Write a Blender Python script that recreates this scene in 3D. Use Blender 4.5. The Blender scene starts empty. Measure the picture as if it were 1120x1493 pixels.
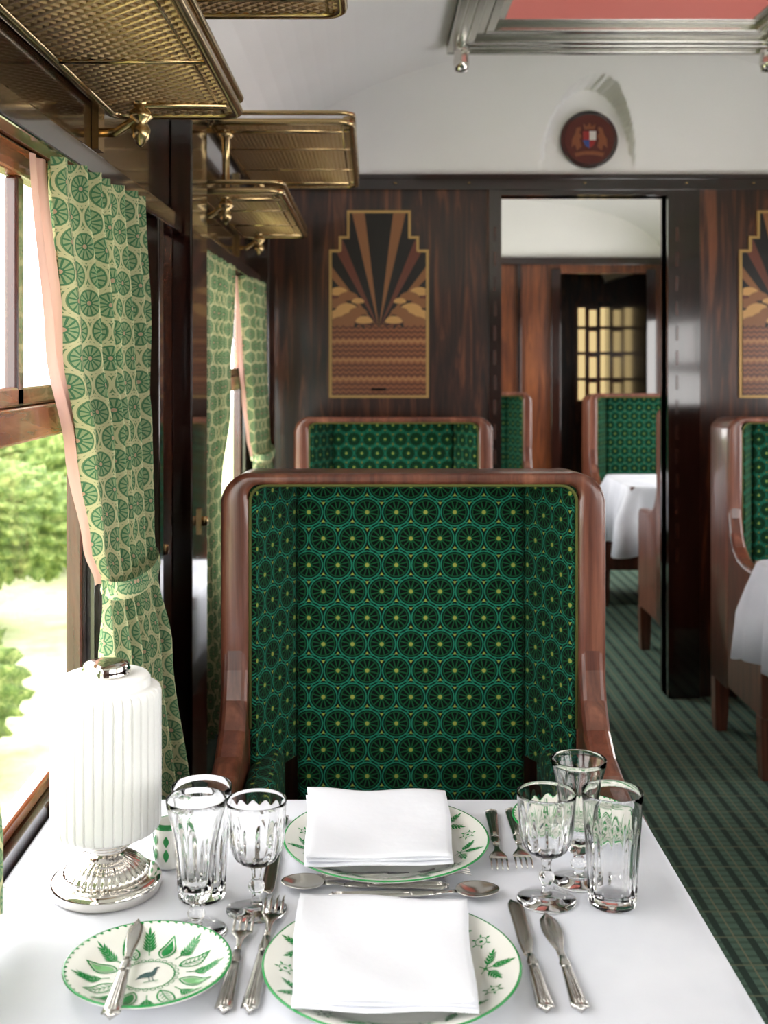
import bpy, math, random
from mathutils import Vector, Matrix
import bmesh
random.seed(7)
S=bpy.context.scene; COL=S.collection
pi=math.pi; cos=math.cos; sin=math.sin
S.view_settings.view_transform='Standard'
S.view_settings.exposure=0.0
# ------------------------------------------------------------------ materials
def lin(v):
    v/=255.0
    return v/12.92 if v<=0.04045 else ((v+0.055)/1.055)**2.4
def rgb(r,g,b): return (lin(r),lin(g),lin(b),1.0)
class G:
    def __init__(s,name,rough=.5,metal=0.0,base=None,**kw):
        s.m_=bpy.data.materials.new(name); s.m_.use_nodes=True
        s.nt=s.m_.node_tree; s.b=s.nt.nodes['Principled BSDF']
        s.b.inputs['Roughness'].default_value=rough
        s.b.inputs['Metallic'].default_value=metal
        if base: s.b.inputs['Base Color'].default_value=base
        for k,v in kw.items(): s.b.inputs[k.replace('_',' ')].default_value=v
    def n(s,t): return s.nt.nodes.new(t)
    def L(s,a,b): s.nt.links.new(a,b)
    def setin(s,sock,v):
        if v is None: return
        if isinstance(v,bpy.types.NodeSocket): s.L(v,sock)
        else: sock.default_value=v
    def m(s,op,a,b=None,c=None):
        n=s.n('ShaderNodeMath'); n.operation=op
        s.setin(n.inputs[0],a); s.setin(n.inputs[1],b); s.setin(n.inputs[2],c)
        return n.outputs[0]
    def mix(s,f,a,b):
        n=s.n('ShaderNodeMix'); n.data_type='RGBA'
        s.setin(n.inputs[0],f); s.setin(n.inputs[6],a); s.setin(n.inputs[7],b)
        return n.outputs[2]
    def coord(s,kind='Object',scale=(1,1,1),rot=(0,0,0)):
        t=s.n('ShaderNodeTexCoord'); mp=s.n('ShaderNodeMapping')
        mp.inputs['Scale'].default_value=scale; mp.inputs['Rotation'].default_value=rot
        s.L(t.outputs[kind],mp.inputs['Vector']); return mp.outputs[0]
    def noise(s,vec,scale=5,detail=3,rough=.5,dist=0):
        n=s.n('ShaderNodeTexNoise'); s.L(vec,n.inputs['Vector'])
        n.inputs['Scale'].default_value=scale; n.inputs['Detail'].default_value=detail
        n.inputs['Roughness'].default_value=rough; n.inputs['Distortion'].default_value=dist
        return n.outputs['Fac']
    def ramp(s,f,stops):
        n=s.n('ShaderNodeValToRGB'); s.L(f,n.inputs[0]); e=n.color_ramp.elements
        while len(e)<len(stops): e.new(0.5)
        for i,(p,c) in enumerate(stops): e[i].position=p; e[i].color=c
        return n.outputs[0]
    def color(s,c): s.L(c,s.b.inputs['Base Color'])
    def bump(s,h,strength=.3,dist=.002):
        n=s.n('ShaderNodeBump'); n.inputs['Strength'].default_value=strength; n.inputs['Distance'].default_value=dist
        s.L(h,n.inputs['Height']); s.L(n.outputs[0],s.b.inputs['Normal'])
def wood(name,dark,mid,light,rough=.25,coat=.6,axis='z',sc=1.0,cr=.06,lo=.32,hi=.72):
    g=G(name,rough=rough); g.b.inputs['Coat Weight'].default_value=coat; g.b.inputs['Coat Roughness'].default_value=cr
    k=[14*sc,14*sc,14*sc]; k['xyz'.index(axis)]=1.1*sc
    v=g.coord('Object',tuple(k))
    f=g.noise(v,1.6,6,.6,1.2)
    k2=[90*sc]*3; k2['xyz'.index(axis)]=4*sc
    f2=g.noise(g.coord('Object',tuple(k2)),1.5,3)
    c=g.ramp(f,[(lo,dark),((lo+hi)/2,mid),(hi,light)])
    c2=g.mix(g.m('MULTIPLY',g.m('SUBTRACT',f2,.3),.8),c,dark)
    g.color(c2); return g.m_
def pattern_fabric(name,a,b,bg,petal,ring,centre,gap,rough=.9,sheen=.3,nsp=12,R=.5,trans=0,dark=None,ringw=.035,pk=None,cr=.085,inner=None,tri=.552,pt=(.35,2.6)):
    g=G(name,rough=rough); g.b.inputs['Sheen Weight'].default_value=sheen
    g.b.inputs['Specular IOR Level'].default_value=.2
    t=g.n('ShaderNodeUVMap'); sp=g.n('ShaderNodeSeparateXYZ'); g.L(t.outputs[0],sp.inputs[0])
    U=g.m('DIVIDE',sp.outputs[0],a); V=g.m('DIVIDE',sp.outputs[1],2*b)
    def cell(o):
        lu=g.m('SUBTRACT',g.m('FRACT',g.m('ADD',U,o+50)),.5)
        lv=g.m('MULTIPLY',g.m('SUBTRACT',g.m('FRACT',g.m('ADD',V,o+50)),.5),2*b/a)
        d=g.m('SQRT',g.m('ADD',g.m('MULTIPLY',lu,lu),g.m('MULTIPLY',lv,lv)))
        return lu,lv,d
    u1,v1,d1=cell(0.0); u2,v2,d2=cell(.5)
    sel=g.m('LESS_THAN',d2,d1)
    def pick(x,y): return g.m('ADD',g.m('MULTIPLY',x,g.m('SUBTRACT',1,sel)),g.m('MULTIPLY',y,sel))
    uu,vv,r=pick(u1,u2),pick(v1,v2),g.m('MINIMUM',d1,d2)
    ang=g.m('ARCTAN2',vv,uu)
    sp_=g.m('COSINE',g.m('MULTIPLY',ang,float(nsp)))
    pet=g.m('GREATER_THAN',sp_,g.m('SUBTRACT',pt[0],g.m('MULTIPLY',r,pt[1])))
    inpet=g.m('MULTIPLY',pet,g.m('MULTIPLY',g.m('GREATER_THAN',r,.12),g.m('LESS_THAN',r,.37)))
    c=g.mix(g.m('LESS_THAN',r,.40),gap,petal)
    c=g.mix(inpet,c,dark or bg)
    rg=g.m('LESS_THAN',g.m('ABSOLUTE',g.m('SUBTRACT',r,R-.03)),ringw)
    c=g.mix(rg,c,ring)
    if inner:
        c=g.mix(g.m('LESS_THAN',g.m('ABSOLUTE',g.m('SUBTRACT',r,.405)),ringw*.45),c,inner)
    rmax=g.m('MAXIMUM',d1,d2)
    rg2=g.m('LESS_THAN',g.m('ABSOLUTE',g.m('SUBTRACT',rmax,R+.06)),ringw*.7)
    c=g.mix(rg2,c,ring)
    c=g.mix(g.m('GREATER_THAN',r,tri),c,centre)
    c=g.mix(g.m('LESS_THAN',r,cr),c,pk or centre)
    nz=g.noise(g.coord('UV',(1,1,1)),900,2)
    c=g.mix(g.m('MULTIPLY',nz,.35),c,bg)
    g.color(c); g.bump(nz,.25,.001)
    if trans:
        tr=g.n('ShaderNodeBsdfTranslucent'); g.L(c,tr.inputs[0]); mx=g.n('ShaderNodeMixShader'); mx.inputs[0].default_value=trans
        g.L(g.b.outputs[0],mx.inputs[1]); g.L(tr.outputs[0],mx.inputs[2]); g.L(mx.outputs[0],g.nt.nodes['Material Output'].inputs[0])
    return g.m_
WALN=wood('varnished_walnut',rgb(20,9,6),rgb(62,31,20),rgb(122,70,44),.28,.35,cr=.10,lo=.36,hi=.68)
PANL=wood('glossy_wall_panel',rgb(30,14,9),rgb(78,42,26),rgb(120,72,44),.15,.8,cr=.04)
DARK=wood('dark_mahogany',rgb(14,7,6),rgb(34,16,12),rgb(60,28,20),.15,.8)
INL=wood('dark_inlay',rgb(40,20,14),rgb(66,34,24),rgb(80,44,32),.25,.5)
CHW=wood('chair_mahogany',rgb(74,38,28),rgb(112,63,47),rgb(146,92,70),.32,.45,cr=.12)
WINW=wood('window_wood',rgb(110,56,32),rgb(156,90,52),rgb(190,122,76),.25,.6,'y')
WINR=wood('window_jamb_wood',rgb(40,16,13),rgb(70,31,25),rgb(96,48,36),.22,.6,'z')
FAB=pattern_fabric('green_moquette',.0570,.0515,rgb(2,9,7),rgb(20,84,48),rgb(34,130,104),rgb(158,166,78),rgb(3,26,19),rough=.95,sheen=.03,ringw=.019,cr=.07,inner=rgb(12,58,40),tri=.556,pt=(.25,2.9))
CUR=pattern_fabric('curtain_print',.0450,.0395,rgb(98,124,94),rgb(62,112,80),rgb(206,200,158),rgb(206,198,158),rgb(106,132,94),rough=.85,sheen=.02,trans=.14,dark=rgb(148,164,124),ringw=.040,pk=rgb(196,160,136),cr=.07)
def simple(name,c,rough=.5,metal=0,**k): return G(name,rough,metal,c,**k).m_
BRASS=simple('aged_brass',rgb(186,160,116),.24,1)
LATT=simple('brass_lattice',rgb(196,166,126),.42,.7)
GOLD=simple('gold_inlay',rgb(186,150,92),.35,.3)
CHROME=simple('polished_silver',rgb(222,218,212),.09,1)
SILV=simple('silver_plate',rgb(200,197,192),.2,1)
PORC=simple('white_porcelain',rgb(236,236,230),.12,0,Coat_Weight=.5)
GRN=simple('green_glaze',rgb(38,138,70),.2)
GRN2=simple('pale_green_glaze',rgb(120,180,120),.2)
BLUE=simple('dark_bird_glaze',rgb(60,90,90),.2)
PIPE=simple('gold_green_piping',rgb(84,88,36),.8)
RUB=simple('clear_cord',rgb(225,225,222),.3)
g=G('crystal',0.0,0,(1,1,1,1)); g.b.inputs['Transmission Weight'].default_value=1; g.b.inputs['IOR'].default_value=1.38; GLASS=g.m_
g=G('window_glass',0); nt=g.nt
tr=g.n('ShaderNodeBsdfTransparent'); gl=g.n('ShaderNodeBsdfGlossy'); gl.inputs['Roughness'].default_value=.02; mx=g.n('ShaderNodeMixShader'); mx.inputs[0].default_value=.05
g.L(tr.outputs[0],mx.inputs[1]); g.L(gl.outputs[0],mx.inputs[2]); g.L(mx.outputs[0],nt.nodes['Material Output'].inputs[0]); PANE=g.m_
g=G('white_linen',.8); v=g.coord('Object',(1,1,1)); nz=g.noise(v,6,3); c=g.ramp(nz,[(.3,rgb(206,209,219)),(.7,rgb(224,226,234))]); g.color(c)
nb=g.noise(v,9,2); g.bump(nb,.3,.012); LINEN=g.m_
g=G('napkin_linen',.85); g.b.inputs['Base Color'].default_value=rgb(226,228,236)
w=g.noise(g.coord('Object',(1,1,1)),26,3); g.bump(w,.4,.004); NAP=g.m_
g=G('ceiling_paint',.6); v=g.coord('Object'); c=g.ramp(g.noise(v,1.5,2),[(.3,rgb(232,230,230)),(.7,rgb(240,238,238))]); g.color(c); CEIL=g.m_
g=G('pink_lining',.8); g.b.inputs['Base Color'].default_value=rgb(206,164,150)
tr=g.n('ShaderNodeBsdfTranslucent'); tr.inputs[0].default_value=rgb(226,184,170); mx=g.n('ShaderNodeMixShader'); mx.inputs[0].default_value=.25
g.L(g.b.outputs[0],mx.inputs[1]); g.L(tr.outputs[0],mx.inputs[2]); g.L(mx.outputs[0],g.nt.nodes['Material Output'].inputs[0]); PINK=g.m_
g=G('lamp_shade_glass',.3); g.b.inputs['Base Color'].default_value=rgb(240,240,238); SHADE=g.m_
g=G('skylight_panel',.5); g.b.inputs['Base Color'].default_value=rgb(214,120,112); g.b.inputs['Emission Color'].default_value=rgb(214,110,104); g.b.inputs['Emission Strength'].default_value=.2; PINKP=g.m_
g=G('green_carpet',.95); t=g.n('ShaderNodeTexCoord'); sp=g.n('ShaderNodeSeparateXYZ'); g.L(t.outputs['Object'],sp.inputs[0])
X,Y=sp.outputs[0],sp.outputs[1]
def stripe(co,per,w,o=0.0): return g.m('LESS_THAN',g.m('FRACT',g.m('ADD',g.m('DIVIDE',co,per),50+o)),w)
c=g.mix(stripe(X,.064,.28),rgb(96,128,112),rgb(44,66,58))
c=g.mix(g.m('MULTIPLY',stripe(Y,.032,.35),.5),c,rgb(48,72,62))
c=g.mix(g.m('MULTIPLY',stripe(X,.064,.07,.45),.8),c,rgb(150,146,118))
c=g.mix(g.m('MULTIPLY',stripe(Y,.128,.07,.3),.6),c,rgb(130,136,108))
nz=g.noise(g.coord('Object'),400,2); c=g.mix(g.m('MULTIPLY',nz,.3),c,rgb(40,58,50)); g.color(c); g.bump(nz,.4,.003); CARP=g.m_
g=G('marquetry_field',.3); t=g.n('ShaderNodeTexCoord'); sp=g.n('ShaderNodeSeparateXYZ'); g.L(t.outputs['Object'],sp.inputs[0])
wv=g.m('ADD',g.m('MULTIPLY',sp.outputs[2],52.0),g.m('MULTIPLY',g.m('ABSOLUTE',g.m('SINE',g.m('MULTIPLY',sp.outputs[0],130.0))),.45))
c=g.mix(g.m('LESS_THAN',g.m('FRACT',wv),.42),rgb(142,86,54),rgb(84,44,28))
c=g.mix(g.m('LESS_THAN',g.m('FRACT',g.m('MULTIPLY',wv,.25)),.16),c,rgb(176,124,78)); g.color(c); FIELD=g.m_
INK=simple('ebony_veneer',rgb(14,8,7),.35); RAYB=simple('rosewood_veneer',rgb(104,54,40),.35); TAN=simple('satinwood_veneer',rgb(204,156,96),.35); TAN2=simple('pale_cloud_veneer',rgb(140,92,56),.35)
RED=simple('crest_red',rgb(150,40,40),.4); WHT=simple('crest_white',rgb(210,205,200),.4); BLU=simple('crest_blue',rgb(50,80,150),.4); CRB=simple('crest_ground',rgb(84,30,22),.35)
g=G('foliage',.8); v=g.coord('Object'); c=g.ramp(g.noise(v,9,8,.8),[(.32,rgb(36,56,20)),(.5,rgb(88,112,44)),(.64,rgb(160,170,100))]); g.color(c); LEAF=g.m_
g=G('grass',.9); v=g.coord('Object'); c=g.ramp(g.noise(v,2,6,.7),[(.3,rgb(150,162,104)),(.7,rgb(204,208,170))]); g.color(c); GRASS=g.m_
AMB=G('amber_window',.5); AMB.b.inputs['Emission Color'].default_value=rgb(238,210,150); AMB.b.inputs['Emission Strength'].default_value=.95; AMB.b.inputs['Base Color'].default_value=rgb(235,190,110); AMB=AMB.m_

# ------------------------------------------------------------------ builder
class B:
    def __init__(s): s.v=[];s.f=[];s.mi=[];s.sm=[]
    def add(s,vs,fs,mat=0,smooth=False):
        o=len(s.v); s.v+= [tuple(p) for p in vs]
        for i,f in enumerate(fs):
            s.f.append(tuple(o+k for k in f)); s.mi.append(mat[i] if isinstance(mat,list) else mat); s.sm.append(smooth)
        return s
    def box(s,x0,x1,y0,y1,z0,z1,mat=0):
        vs=[(x,y,z) for z in (z0,z1) for y in (y0,y1) for x in (x0,x1)]
        return s.add(vs,[(0,2,3,1),(4,5,7,6),(0,1,5,4),(2,6,7,3),(0,4,6,2),(1,3,7,5)],mat)
    def prism(s,poly,axis,t0,t1,mat=0):
        n=len(poly)
        def P(p,t):
            if axis=='x': return (t,p[0],p[1])
            if axis=='y': return (p[0],t,p[1])
            return (p[0],p[1],t)
        vs=[P(p,t0) for p in poly]+[P(p,t1) for p in poly]
        fs=[tuple(range(n)),tuple(range(2*n-1,n-1,-1))]+[(i,n+i,n+(i+1)%n,(i+1)%n) for i in range(n)]
        return s.add(vs,fs,mat)
    def lathe(s,prof,n=48,c=(0,0,0),mod=None,mats=None,mat=0,closed=False,smooth=True):
        rings=[];vs=[]
        for (r,z) in prof:
            if r<=1e-6: rings.append([len(vs)]); vs.append((c[0],c[1],c[2]+z))
            else:
                st=len(vs)
                for i in range(n):
                    a=2*pi*i/n; rr=r*(mod(a,r,z) if mod else 1)
                    vs.append((c[0]+rr*cos(a),c[1]+rr*sin(a),c[2]+z))
                rings.append(list(range(st,st+n)))
        fs=[];ml=[]
        m=len(rings); rng=range(m if closed else m-1)
        for k in rng:
            A,Bq=rings[k],rings[(k+1)%m]; mm=mats[k] if mats else mat
            if len(A)==1 and len(Bq)==1: continue
            for i in range(n):
                j=(i+1)%n
                if len(A)==1: fs.append((A[0],Bq[j],Bq[i]))
                elif len(Bq)==1: fs.append((A[i],A[j],Bq[0]))
                else: fs.append((A[i],A[j],Bq[j],Bq[i]))
                ml.append(mm)
        return s.add(vs,fs,ml,smooth)
    def loft(s,secs,mat=0,smooth=True,cap=True,closed=False):
        n=len(secs[0]); vs=[p for q in secs for p in q]; fs=[]
        m=len(secs)
        for k in range(m if closed else m-1):
            k2=(k+1)%m
            for i in range(n):
                j=(i+1)%n; fs.append((k*n+i,k*n+j,k2*n+j,k2*n+i))
        if cap and not closed: fs.append(tuple(range(n-1,-1,-1))); fs.append(tuple((m-1)*n+i for i in range(n)))
        return s.add(vs,fs,mat,smooth)
    def tube(s,pts,r,n=8,mat=0,closed=False):
        pts=[Vector(p) for p in pts]; secs=[]; m=len(pts); up=None
        for k in range(m):
            a=pts[(k-1)%m] if (closed or k>0) else pts[k]; b=pts[(k+1)%m] if (closed or k<m-1) else pts[k]
            t=(b-a).normalized()
            if up is None: up=Vector((0,0,1)) if abs(t.z)<.9 else Vector((1,0,0))
            e1=t.cross(up)
            if e1.length<1e-4: e1=t.cross(Vector((0.3,1,.2)))
            e1.normalize(); e2=t.cross(e1).normalized(); up=-e2 if up.dot(e2)<0 else e2
            rr=r[k] if isinstance(r,list) else r
            secs.append([pts[k]+e1*rr*cos(2*pi*i/n)+up*rr*sin(2*pi*i/n) for i in range(n)])
        return s.loft(secs,mat,True,True,closed)
    def mesh(s,name,mats,uv=False,recalc=True):
        me=bpy.data.meshes.new(name); me.from_pydata(s.v,[],s.f)
        for m in mats: me.materials.append(m)
        for p,mi,sm in zip(me.polygons,s.mi,s.sm): p.material_index=mi; p.use_smooth=sm
        if recalc:
            bm=bmesh.new(); bm.from_mesh(me); bmesh.ops.recalc_face_normals(bm,faces=bm.faces); bm.to_mesh(me); bm.free()
        if uv: boxuv(me)
        me.update(); return me
def boxuv(me):
    ul=me.uv_layers.new(name='UVMap')
    for p in me.polygons:
        n=p.normal
        if abs(n.z)>.75: t=Vector((1,0,0)); w=Vector((0,1,0))
        else:
            t=Vector((-n.y,n.x,0)).normalized(); w=Vector((0,0,1))
            if abs(t.x)>abs(t.y):
                if t.x<0: t=-t
            elif t.y<0: t=-t
        for li in p.loop_indices:
            co=me.vertices[me.loops[li].vertex_index].co
            ul.data[li].uv=(co.dot(t),co.dot(w))
def put(name,me,parent=None,loc=(0,0,0),rot=(0,0,0),bevel=0,seg=3):
    o=bpy.data.objects.new(name,me); COL.objects.link(o)
    o.location=loc; o.rotation_euler=rot
    if parent: o.parent=parent
    if bevel:
        m=o.modifiers.new('bevel','BEVEL'); m.width=bevel; m.segments=seg; m.limit_method='ANGLE'; m.angle_limit=math.radians(35)
    return o
def tag(o,label,cat,group=None,kind=None):
    o['label']=label; o['category']=cat
    if group: o['group']=group
    if kind: o['kind']=kind
    return o
def struct(o,label,cat='structure'):
    o['kind']='structure'; o['label']=label; o['category']=cat; return o
def empty(name,loc,rot=(0,0,0)):
    e=bpy.data.objects.new(name,None); e.empty_display_size=.05; COL.objects.link(e); e.location=loc; e.rotation_euler=rot; return e
CACHE={}
def cached(k,fn):
    if k not in CACHE: CACHE[k]=fn()
    return CACHE[k]

# ------------------------------------------------------------------ room
XL=-.45; CX=.869; XR=2*CX-XL; YW=4.75; YR=-3.4; YE=11.0; ZC=2.117; WT=.045
def ceilz(x):
    t=min(1,abs((x-CX)/(XR-CX))); return 2.05+.5*math.sqrt(max(0,1-t**2.2))
b=B(); b.box(XL-.1,XR+.1,YR,YE,-.05,0); struct(put('floor',b.mesh('floor',[CARP])),'green plaid carpeted floor of the railway carriage','floor')
OPEN=[(-3.2,-1.9),(-1.6,-.1),(.25,1.90),(2.98,4.2),(5.1,6.5),(6.9,8.3)]; ZS,ZT=.765,1.665
def sidewall(name,x0,x1):
    b=B(); b.box(x0,x1,YR,YE,0,ZS); b.box(x0,x1,YR,YE,ZT,2.07)
    y=YR
    for (a,c) in OPEN:
        b.box(x0,x1,y,a,ZS,ZT); y=c
    b.box(x0,x1,y,YE,ZS,ZT)
    struct(put(name,b.mesh(name,[DARK])),'dark varnished wooden carriage side wall with window openings','wall')
sidewall('wall_left',XL-WT,XL); sidewall('wall_right',XR,XR+WT)
b=B(); b.box(XL-.08,XR+.08,YR-.06,YR,0,ZC,0); b.box(XL-.08,XR+.08,YR-.06,YR,ZC,2.6,1)
struct(put('wall_rear',b.mesh('wall_rear',[WALN,CEIL])),'walnut partition wall at the near end of the saloon','wall')
b=B(); n=64; xs=[XL-.08+(XR-XL+.16)*i/n for i in range(n+1)]
ring=[(x,ceilz(x)) for x in xs]; poly=ring+[(x,z+.04) for x,z in reversed(ring)]
b.prism(poly,'y',YR,YE)
struct(put('ceiling',b.mesh('ceiling',[CEIL])),'white painted barrel vaulted ceiling','ceiling')
DX0,DX1,DZ=.531,1.207,2.04
b=B(); b.box(XL,DX0,YW,YW+.08,0,ZC); b.box(DX1,XR,YW,YW+.08,0,ZC); b.box(DX0,DX1,YW,YW+.08,DZ,ZC)
struct(put('wall_back',b.mesh('wall_back',[WALN])),'polished walnut partition wall with a doorway','wall')
b=B(); nx,nz=300,64; z0,z1=ZC,2.56; vs=[];fs=[]
for j in range(nz+1):
    z=z0+(z1-z0)*j/nz
    for i in range(nx+1):
        x=XL+(XR-XL)*i/nx
        t=min(1,(z-z0)/.44); y=YW-.02-.5*(1-math.sqrt(max(0,1-t**1.7)))
        az=(z-z0)/.355
        hw=.188*math.sqrt(max(0,1-az**2.2)) if az<1 else 0
        if abs(x-CX-.01)<hw: y=YW-.02
        vs.append((x,y,z))
for j in range(nz):
    for i in range(nx):
        a=j*(nx+1)+i; fs.append((a,a+1,a+nx+2,a+nx+1))
b.add(vs,fs,0,True)
b.box(XL,XR,YW,YW+.06,ZC,2.6)
struct(put('wall_lunette',b.mesh('wall_lunette',[CEIL],recalc=False)),'white plaster cove above the partition with an arched niche','wall')
tn=[0]
def trim(build,label,mat=DARK,bevel=.004):
    tn[0]+=1; b=B(); build(b); return struct(put('trim_%d'%tn[0],b.mesh('trim',mat if isinstance(mat,list) else [mat]),bevel=bevel),label,'trim')
def f(b):
    b.box(XL,XR,YW-.03,YW,ZC-.055,ZC)
    b.box(XL,XR,YW-.04,YW,ZC-.012,ZC+.006)
    for x in (.1,.40,.868,1.28,1.55): b.lathe([(0,-.004),(.006,-.003),(.008,0),(.006,.003),(0,.004)],12,(x,YW-.034,ZC-.03),mat=1)
trim(f,'dark wooden cornice with small brass studs',[DARK,BRASS],0)
def f(b):
    b.box(DX0-.05,DX0,YW-.025,YW+.1,0,DZ+.03); b.box(DX1,DX1+.13,YW-.025,YW+.1,0,DZ+.03); b.box(DX0,DX1,YW-.02,YW+.1,DZ,DZ+.03)
    for k in range(14):
        z=.55+k*.1
        b.box(DX0-.032,DX0-.02,YW-.0265,YW-.025,z,z+.06,1); b.box(DX1+.03,DX1+.042,YW-.0265,YW-.025,z,z+.06,1)
trim(f,'dark door surround with inlaid strips',[DARK,INL],0)
def f(b): b.box(XL,XL+.05,2.62,2.86,0,2.06)
trim(f,'glossy dark wooden wall post')
def f(b): b.box(XL,XL+.035,2.30,2.34,0,1.66)
trim(f,'narrow dark wooden wall moulding')
def f(b):
    b.box(XL-.002,XL+.006,1.93,2.29,.2,1.65); b.box(XL-.002,XL+.006,2.35,2.61,.2,1.65)
    for k in range(7): b.box(XL+.0061,XL+.0072,2.43+.006*k,2.434+.006*k,1.28+.012*k,1.52-.012*k,1)
    b.box(XL+.0061,XL+.0072,2.42,2.50,1.18,1.22,1)
trim(f,'glossy walnut wall panel with small inlay',[PANL,INL],.002)
def f(b): b.box(XL,XL+.05,4.62,YW-.03,0,2.05)
trim(f,'glossy dark wooden corner post')
for a,c in ((YR,2.6),(2.88,4.6)):
    def f(b): b.box(XL,XL+.03,a,c,1.66,1.70)
    trim(f,'dark wooden rail above the windows')
    def f(b): b.box(XL,XL+.025,a,c,2.03,2.07)
    trim(f,'dark wooden rail where wall meets ceiling')
for nm,x0,x1 in (('baseboard_left',XL,XL+.02),('baseboard_right',XR-.02,XR)):
    b=B(); b.box(x0,x1,YR,YW-.03,0,.12); struct(put(nm,b.mesh(nm,[DARK]),bevel=.004),'dark wooden skirting board','baseboard')
def window(i,y0,y1,x0,x1,rail=True):
    e=empty('window_%d'%i,(0,0,0)); struct(e,'wooden framed carriage window with an upper vent sash','window')
    b=B(); w=.03
    b.box(x0,x1,y0,y0+w,ZS,ZT,1); b.box(x0,x1,y1-w,y1,ZS,ZT,1); b.box(x0,x1,y0+w,y1-w,ZS,ZS+.02); b.box(x0,x1,y0+w,y1-w,ZT-.04,ZT)
    b.box(x0,x1+.012,y0+w,y1-w,1.272,1.318)
    xm=(x0+x1)/2
    b.box(x0+.004,x1-.004,y1-.36,y1-.33,1.318,ZT-.04,1)
    b.box(x0+.006,x1-.004,y1-w-.02,y1-w,1.318,ZT-.04); b.box(x0+.006,x1-.004,y0+w,y1-w,1.318,1.345)
    put('window_frame',b.mesh('window_frame',[WINW,WINR]),e,bevel=.004,seg=2)
    b=B(); b.box(xm-.002,xm+.002,y0+w,y1-w,ZS+.02,ZT-.04); put('window_pane',b.mesh('window_pane',[PANE]),e)
window(1,.25,1.90,XL-.038,XL-.012); window(2,2.98,4.2,XL-.038,XL-.012); window(3,.25,1.90,XR+.012,XR+.038); window(4,2.98,4.2,XR+.012,XR+.038)
b=B(); b.box(XL,1.38,8.6,8.66,0,ZC); b.box(2.05,XR,8.6,8.66,0,ZC); b.box(1.38,2.05,8.6,8.66,2.0,ZC); b.box(XL,XR,8.6,8.66,ZC,2.6,1)
struct(put('wall_partition',b.mesh('wall_partition',[wood('amber_walnut',rgb(54,25,13),rgb(112,60,32),rgb(152,90,50),.3,.4),CEIL])),'walnut partition of the next saloon with a doorway','wall')
def f(b): b.box(1.33,1.40,8.56,8.6,0,2.03); b.box(XL,XR,8.56,8.6,2.06,ZC); b.box(1.08,1.11,8.57,8.6,0,2.06); b.box(2.03,2.10,8.56,8.6,0,2.03)
trim(f,'dark wooden surround of the far doorway')
b=B(); b.box(XL,XR,10.9,11,0,2.6); struct(put('wall_end',b.mesh('wall_end',[WALN])),'dark wooden end wall of the far vestibule','wall')
b=B()
for k in range(6):
    for z0,z1 in ((.98,1.16),(1.19,1.40),(1.43,1.64),(1.67,1.84)): b.box(1.94+k*.105,2.00+k*.105,10.86,10.9,z0,z1-.02*(k%2),1)
b.box(1.90,XR,10.88,10.9,.94,1.90,0)
struct(put('window_5',b.mesh('window_5',[WALN,AMB])),'warm amber lit narrow window panes','window')

# ------------------------------------------------------------------ ceiling lantern panel
e=empty('ceiling_light_panel',(CX,3.2,2.47)); tag(e,'salmon pink rectangular ceiling panel in a stepped silver frame','ceiling light')
b=B()
hx,hy=.595,1.0
def rect(b,ax,ay,w,z0,z1,mat=0):
    b.box(-ax,ax,-ay,-ay+w,z0,z1,mat); b.box(-ax,ax,ay-w,ay,z0,z1,mat); b.box(-ax,-ax+w,-ay+w,ay-w,z0,z1,mat); b.box(ax-w,ax,-ay+w,ay-w,z0,z1,mat)
for k in range(6): rect(b,hx-.03*k,hy-.05*k,.03,.0+.009*k*(1 if k%2 else .6),.09)
for k in range(6): rect(b,hx-.03*k-.0,hy-.05*k-.028,.022,.012+.008*k,.09)
put('frame',b.mesh('panel_frame',[simple('brushed_silver',rgb(196,194,186),.22,1)]),e,bevel=.006,seg=3)
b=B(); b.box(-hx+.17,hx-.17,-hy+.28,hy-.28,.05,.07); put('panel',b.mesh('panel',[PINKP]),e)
b=B(); b.lathe([(0,-.075),(.022,-.07),(.03,-.04),(.026,-.01),(.03,0),(.03,.01)],20)
bo=b.mesh('corner_boss',[CHROME])
for sx in (-1,1): put('corner_boss',bo,e,(sx*(hx-.05),hy-.05,0))

# ------------------------------------------------------------------ crest roundel
e=empty('crest_roundel',(CX+.015,YW-.03,2.262)); tag(e,'round dark wooden wall plaque with a painted coat of arms','plaque')
def disc(b,r,y0,y1,mat,n=48):
    b.prism([(r*cos(2*pi*i/n),r*sin(2*pi*i/n)) for i in range(n)],'y',y0,y1,mat)
b=B(); disc(b,.117,-.012,.01,0); put('plaque_rim',b.mesh('rim',[DARK]),e,bevel=.004)
b=B(); disc(b,.100,-.016,-.0121,0)
b.prism([(-.026,.032),(.0,.032),(.0,-.004),(-.026,-.004)],'y',-.020,-.0161,1)
b.prism([(.0,.032),(.026,.032),(.026,-.004),(.0,-.004)],'y',-.020,-.0161,2)
b.prism([(-.026,-.004),(0,-.004),(0,-.036),(-.016,-.026)],'y',-.020,-.0161,3)
b.prism([(0,-.004),(.026,-.004),(.016,-.026),(0,-.036)],'y',-.020,-.0161,1)
b.prism([(-.02,.04),(.02,.04),(.024,.062),(.01,.05),(0,.066),(-.01,.05),(-.024,.062)],'y',-.020,-.0161,4)
for s in (-1,1):
    b.prism([(s*.032,-.03),(s*.05,-.045),(s*.058,-.02),(s*.072,-.035),(s*.07,0),(s*.058,.02),(s*.052,.045),(s*.036,.05),(s*.034,.036),(s*.042,.028),(s*.03,.012),(s*.04,0)],'y',-.019,-.0161,4)
b.prism([(-.06,-.055),(-.02,-.048),(.02,-.048),(.06,-.055),(.055,-.07),(.02,-.062),(-.02,-.062),(-.055,-.07)],'y',-.019,-.0161,4)
put('crest',b.mesh('crest',[CRB,RED,WHT,BLU,simple('crest_bronze',rgb(136,80,50),.4)]),e)

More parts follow.
